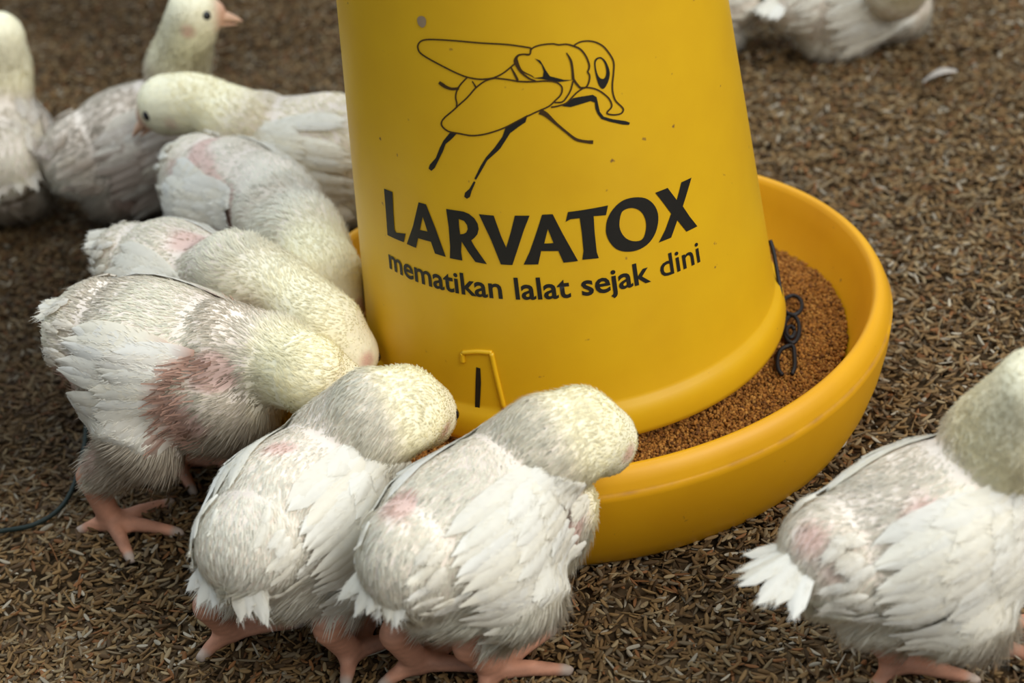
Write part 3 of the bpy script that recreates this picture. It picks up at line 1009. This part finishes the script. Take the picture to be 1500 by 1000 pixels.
    for sd in (1, -1):
        FV, FF, FC = [], [], []
        fn = wing_fn(sd)
        K = wing_len
        for row, (cnt, du, L0, L1, wf, off) in enumerate([(18, .022, .072, .064, .0115, .0), (16, .013, .046, .042, .0105, .0008), (11, .009, .026, .024, .0090, .0014), (10, -.004, .019, .017, .0080, .0021)]):
            if raw and row >= 2:
                continue
            for i in range(cnt):
                t = i / (cnt - 1)
                u0 = du + .013 * math.sin(math.pi * t * .9) + r.normal(0, .0012); v0 = (-.004 + .056 * t if row < 2 else (-.006 + .030 * t if row == 3 else -.002 + .05 * t)) + r.normal(0, .0016)
                phi = math.radians(-4 + 28 * t + r.normal(0, 5)) - .35 * (t - .5) * (row > 0)
                feather(FV, FF, FC, fn, u0, v0, phi, (L0 + (L1 - L0) * t) * K * r.uniform(.95, 1.04), wf * r.uniform(.9, 1.1), off - .0010 * t + r.uniform(0, .0004), tints(), raw * (row in (0, 1)))
        if raw:                                # bare pin quills along the front of the wing
            for q in range(130):
                vq = r.uniform(-.004, .056); uq = .010 + .013 * math.sin(math.pi * vq / .056) + r.normal(0, .0065)
                aq = r.uniform(.1, .75); lq = r.uniform(.006, .011); q0 = len(FV)
                cq_ = np.array((.33, .20, .15)) * r.uniform(.6, 1.3)
                for (a_, b_, o_) in ((0, -.0006, .003), (0, .0006, .003), (1, .0003, .0045), (1, -.0003, .0045)):
                    FV.append(fn(uq + a_ * lq * math.cos(aq), vq + a_ * lq * math.sin(aq) + b_, o_)); FC.append(cq_ * (1 + .5 * a_))
                FF.append((q0, q0 + 1, q0 + 2, q0 + 3))
        wm = mesh_from('wing', FV, FF); set_col(wm, np.clip(np.array(FC), 0, 1))
        link_obj('wing', wm, MAT_FEATHER, root)
    # small contour feathers over back, shoulders and flanks
    FV, FF, FC = [], [], []
    spots = sorted([(r.uniform(-.070, .050), math.radians(r.uniform(-112, 112))) for _ in range(150)])
    for x0, al0 in spots:
        c0 = shell(x0, al0, 0)
        if patches and patchw(np.array([c0]))[0] > .25 + .3 * r.random():
            continue
        if np.linalg.norm(c0 - cen) > .080 * s or not (abs(al0) > 1.75 or (x0 < -.048 and abs(al0) > .3)):
            continue
        tn = np.array(tints()); k_ = np.clip(.5 + .8 * vnoise(np.array([c0]), 60, seed + 40)[0], 0, 1) * dirt * .8
        tn = tn * (1 - k_) + np.array((.62, .53, .42)) * k_
        feather(FV, FF, FC, cover_fn(x0, al0), 0, 0, r.normal(0, .25) + .25 * np.sign(al0), r.uniform(.013, .019), r.uniform(.006, .009), .0006 * r.random() + .006 * max(0, x0 + .07) / .12 * .25, tuple(tn), 0)
    cm = mesh_from('contour_feathers', FV, FF); set_col(cm, np.clip(np.array(FC), 0, 1))
    tag(link_obj('contour_feathers', cm, MAT_FEATHER, root), kind='stuff')
    FV, FF, FC = [], [], []
    a0 = math.radians(tail_drop)

    def tail_fn(fan, lift_):
        def fn(u, v, off):
            # u runs out along the feather, v across it
            ca, sa = math.cos(fan), math.sin(fan)
            ou = ca * u - sa * v; ov = sa * u + ca * v
            return T((-.070 - ou * math.cos(a0), ov, .026 + lift_ - ou * math.sin(a0) + off - .9 * abs(ov) * .35))
        return fn
    for lay_ in range(2):
        for i in range(9):
            fan = math.radians(-40 + 10 * i + r.normal(0, 3))
            feather(FV, FF, FC, tail_fn(fan, .002 - .005 * lay_ - .0006 * abs(i - 4)), 0, 0, 0, (tail_len - .008 * lay_) * r.uniform(.85, 1.08), .0115, 0, tints(), .5)
    tm = mesh_from('tail', FV, FF); set_col(tm, np.clip(np.array(FC), 0, 1))
    link_obj('tail', tm, MAT_FEATHER, root)

    # ---- beak and eyes
    bl = hr * .90
    bb = snout + bdir * hr * .18
    dnv = -upv
    V1, F1 = [], []
    for i in range(6):
        t = i / 5
        c = bb + bdir * bl * t + dnv * hr * (.10 + .24 * t * t)
        ww = hr * .34 * (1 - t) ** .7 + .0004; hh = hr * .26 * (1 - t) ** .8 + .0004
        for k in range(8):
            a = 2 * math.pi * k / 8
            V1.append(c + side * ww * math.cos(a) + upv * hh * math.sin(a))
    for i in range(5):
        for k in range(8):
            k2 = (k + 1) % 8
            F1.append((i * 8 + k, i * 8 + k2, (i + 1) * 8 + k2, (i + 1) * 8 + k))
    F1.append(tuple(range(8))[::-1]); F1.append(tuple(40 + k for k in range(8)))
    b0 = len(V1)
    for i in range(5):                        # lower mandible
        t = i / 4
        c = bb + bdir * bl * .80 * t + dnv * hr * (.34 + .10 * t)
        ww = hr * .27 * (1 - t) ** .7 + .0004; hh = hr * .11 * (1 - t) ** .8 + .0003
        for k in range(8):
            a = 2 * math.pi * k / 8
            V1.append(c + side * ww * math.cos(a) + upv * hh * math.sin(a))
    for i in range(4):
        for k in range(8):
            k2 = (k + 1) % 8
            F1.append((b0 + i * 8 + k, b0 + i * 8 + k2, b0 + (i + 1) * 8 + k2, b0 + (i + 1) * 8 + k))
    bk = link_obj('beak', mesh_from('beak', V1, F1), MAT_BEAK, root)
    bk['label'] = 'pinkish horn beak'
    for sd in (1, -1):
        ec = head + bdir * hr * .42 + side * sd * hr * .70 + upv * hr * .20
        v, f = ellipsoid(ec, (hr * .20,) * 3, None, 12, 8)
        link_obj('eye', mesh_from('eye', v, f), MAT_EYE, root)
    return root


def neckpts(lst):
    return [(*pix(x, y, z), r) for x, y, z, r in lst]


B = lambda x, y, z, dx=0.0, dy=0.0: (pix(x, y, z)[0] + dx, pix(x, y, z)[1] + dy)
# chick bending over the near edge of the pan
chick('white chick bending its head over the near rim of the feeder pan', B(700, 758, .094, 0, -.005), 45,
      neckpts([(805, 655, .120, .026), (850, 634, .122, .0225), (880, 644, .110, .0185)]), (.034, -.135, .055), pitch=4, hb=.093, size=.79, wide=1.02,
      feet=[tuple(pix(618, 992, 0)), tuple(pix(730, 1003, 0))], seed=11, nfur=44000, cream=.35, dirt=.22, tail_drop=60, tail_len=.046,
      patches=[((.036, -.040, .012), .017), ((-.05, .01, .04), .011)], wing_len=1.12)
# its neighbour
chick('white chick seen from behind, between the soiled chick and the one over the rim', B(468, 728, .086, -.006, -.0085), 60,
      neckpts([(550, 615, .120, .026), (592, 600, .120, .0225), (618, 606, .108, .0185)]), (-.052, -.108, .055), pitch=4, hb=.086, size=.79, wide=1.02,
      feet=[tuple(pix(345, 945, 0)), tuple(pix(520, 976, 0))], seed=12, nfur=42000, cream=.25, dirt=.22, tail_drop=66, tail_len=.050,
      patches=[((-.066, -.012, .014), .015), ((.036, -.040, .012), .016), ((-.01, .0, .055), .010)], wing_len=1.1)
# soiled chick side on
chick('soiled chick with reddish quills and raw pink skin, standing on thick orange legs', B(248, 532, .107), -24,
      neckpts([(396, 524, .114, .026), (448, 545, .112, .0215), (490, 568, .097, .0180)]), (-.108, -.052, .055), pitch=10, hb=.108, size=.86, wide=1.0,
      feet=[tuple(pix(262, 690, 0)), tuple(pix(172, 785, 0))], seed=13, nfur=42000, cream=.5, dirt=.62, tail_drop=20, tail_len=.025, raw=.9,
      patches=[((-.06, -.03, -.01), .028), ((.036, -.04, -.01), .024), ((.05, -.03, .03), .018), ((-.03, -.035, -.035), .022)], wing_len=1.1, wing_dirt=.2)
chick('white chick stretching a long yellow neck to the pan behind the soiled chick', B(284, 418, .092, -.0085, .002), -35,
      neckpts([(342, 398, .120, .025), (415, 430, .119, .0225), (476, 478, .109, .021), (510, 518, .092, .018)]), pix(532, 550, .070), pitch=6, hb=.093, size=.76, wide=.94,
      seed=14, nfur=30000, cream=.5, dirt=.25, tail_drop=15, tail_len=.024, patches=[((.02, .0, .05), .020)], wing_dirt=.14)
chick('white chick with grey-pink bare patches on its back, head down beside the hopper', B(352, 304, .078), -48,
      neckpts([(448, 362, .108, .026), (478, 402, .104, .0235), (490, 446, .088, .0188)]), pix(505, 480, .062), pitch=6, hb=.082, size=.84, wide=1.0,
      seed=15, nfur=30000, cream=.3, dirt=.3, tail_drop=20, tail_len=.024, patches=[((-.02, -.02, .045), .024), ((.036, -.035, .025), .02), ((.01, -.05, .0), .014)], wing_dirt=.14)
chick('chick in profile with orange beak lowered, body partly hidden behind the hopper', B(462, 232, .068), 165,
      neckpts([(355, 185, .102, .026), (304, 152, .118, .0225), (245, 153, .115, .0225)]), pix(180, 192, .098), pitch=0, hb=.072, size=.88,
      seed=16, nfur=20000, cream=.75, dirt=.12, patches=[])
chick('chick holding its head high, grey and red soiled breast, crouching on the litter', B(214, 208, .062), 22,
      neckpts([(258, 112, .108, .026), (272, 65, .138, .0215), (284, 22, .164, .0205)]), pix(350, 18, .160), hb=.062, size=.90, sit=True,
      seed=17, nfur=20000, cream=.3, dirt=.95, wing_dirt=.85, tail_len=.022, patches=[((.0, -.05, .0), .02), ((-.03, -.04, -.02), .018), ((.03, -.04, -.03), .02)])
chick('dim white chick crouching with its yellow neck raised, turned away from the feeder', B(-6, 215, .062), 112,
      neckpts([(2, 140, .100, .025), (2, 92, .125, .022), (-2, 55, .148, .0205)]), pix(-60, 40, .145), hb=.062, size=.90, sit=True,
      seed=18, nfur=18000, cream=.5, dirt=.8, wing_dirt=.5, patches=[((-.05, -.02, .0), .018)], tail_drop=60)
chick('white chick standing apart on the husks, walking away from the feeder pan', B(1362, 785, .088), 17,
      neckpts([(1468, 665, .122, .030), (1500, 618, .146, .026), (1522, 575, .166, .0205)]), pix(1590, 540, .170), pitch=-4, hb=.090, size=.80, wide=1.05,
      feet=[tuple(pix(1420, 955, 0)), tuple(pix(1318, 992, 0))], seed=19, nfur=42000, cream=.3, dirt=.3, tail_drop=18, tail_len=.046,
      patches=[((-.070, -.006, .022), .013), ((.036, -.040, .012), .016), ((-.02, -.03, .04), .012)], wing_len=1.1)
chick('white chick lying on the husks in the background with nothing else beside it', B(1250, -2, .048), 15,
      neckpts([(1312, -20, .073, .025), (1335, -55, .10, .021), (1343, -85, .12, .0195)]), pix(1390, -90, .115), hb=.048, size=.82, sit=True,
      seed=20, nfur=14000, cream=.2, dirt=.2)
chick('white chick resting in the background almost wholly hidden behind the hopper', B(988, 5, .055), 170,
      neckpts([(935, -10, .085, .025), (915, -45, .11, .021), (905, -65, .13, .0195)]), pix(875, -65, .125), hb=.055, size=.86, sit=True,
      seed=21, nfur=12000, cream=.1, dirt=.1)

# ------------------------------------------------------------------ small things on the litter
cd = link_obj('cord', tube('cord', spline([pix(x, y, z) for x, y, z in [(-60, 790, .012), (0, 778, .011), (50, 768, .011), (90, 742, .012), (112, 700, .012), (124, 650, .012), (128, 610, .010), (140, 570, .006)]], 8), .0015, 8), MAT_CORD)
tag(cd, 'thin dark green cord lying on the husks beside the soiled chick', 'cord')
sc_pts = [pix(x, y, z) for x, y, z in [(1352, 118, .012), (1366, 106, .017), (1384, 100, .018), (1402, 102, .013)]]
SV, SF = [], []
for i, p in enumerate(spline(sc_pts, 4)):
    q = i / 12
    ww = .0065 * math.sin(math.pi * min(max(q, .06), .94))
    for e in (-1, 0, 1):
        SV.append(p + np.array([.35 * e * ww, e * ww, -.0018 * e * e]))
for i in range(len(SV) // 3 - 1):
    for j in range(2):
        SF.append((i * 3 + j, i * 3 + j + 1, i * 3 + j + 4, i * 3 + j + 3))
sm_ = mesh_from('shed_feather', SV, SF); set_col(sm_, np.tile((.55, .50, .44), (len(SV), 1)))
tag(link_obj('shed_feather', sm_, MAT_FEATHER), 'pale curled feather scrap lying on open litter', 'feather')
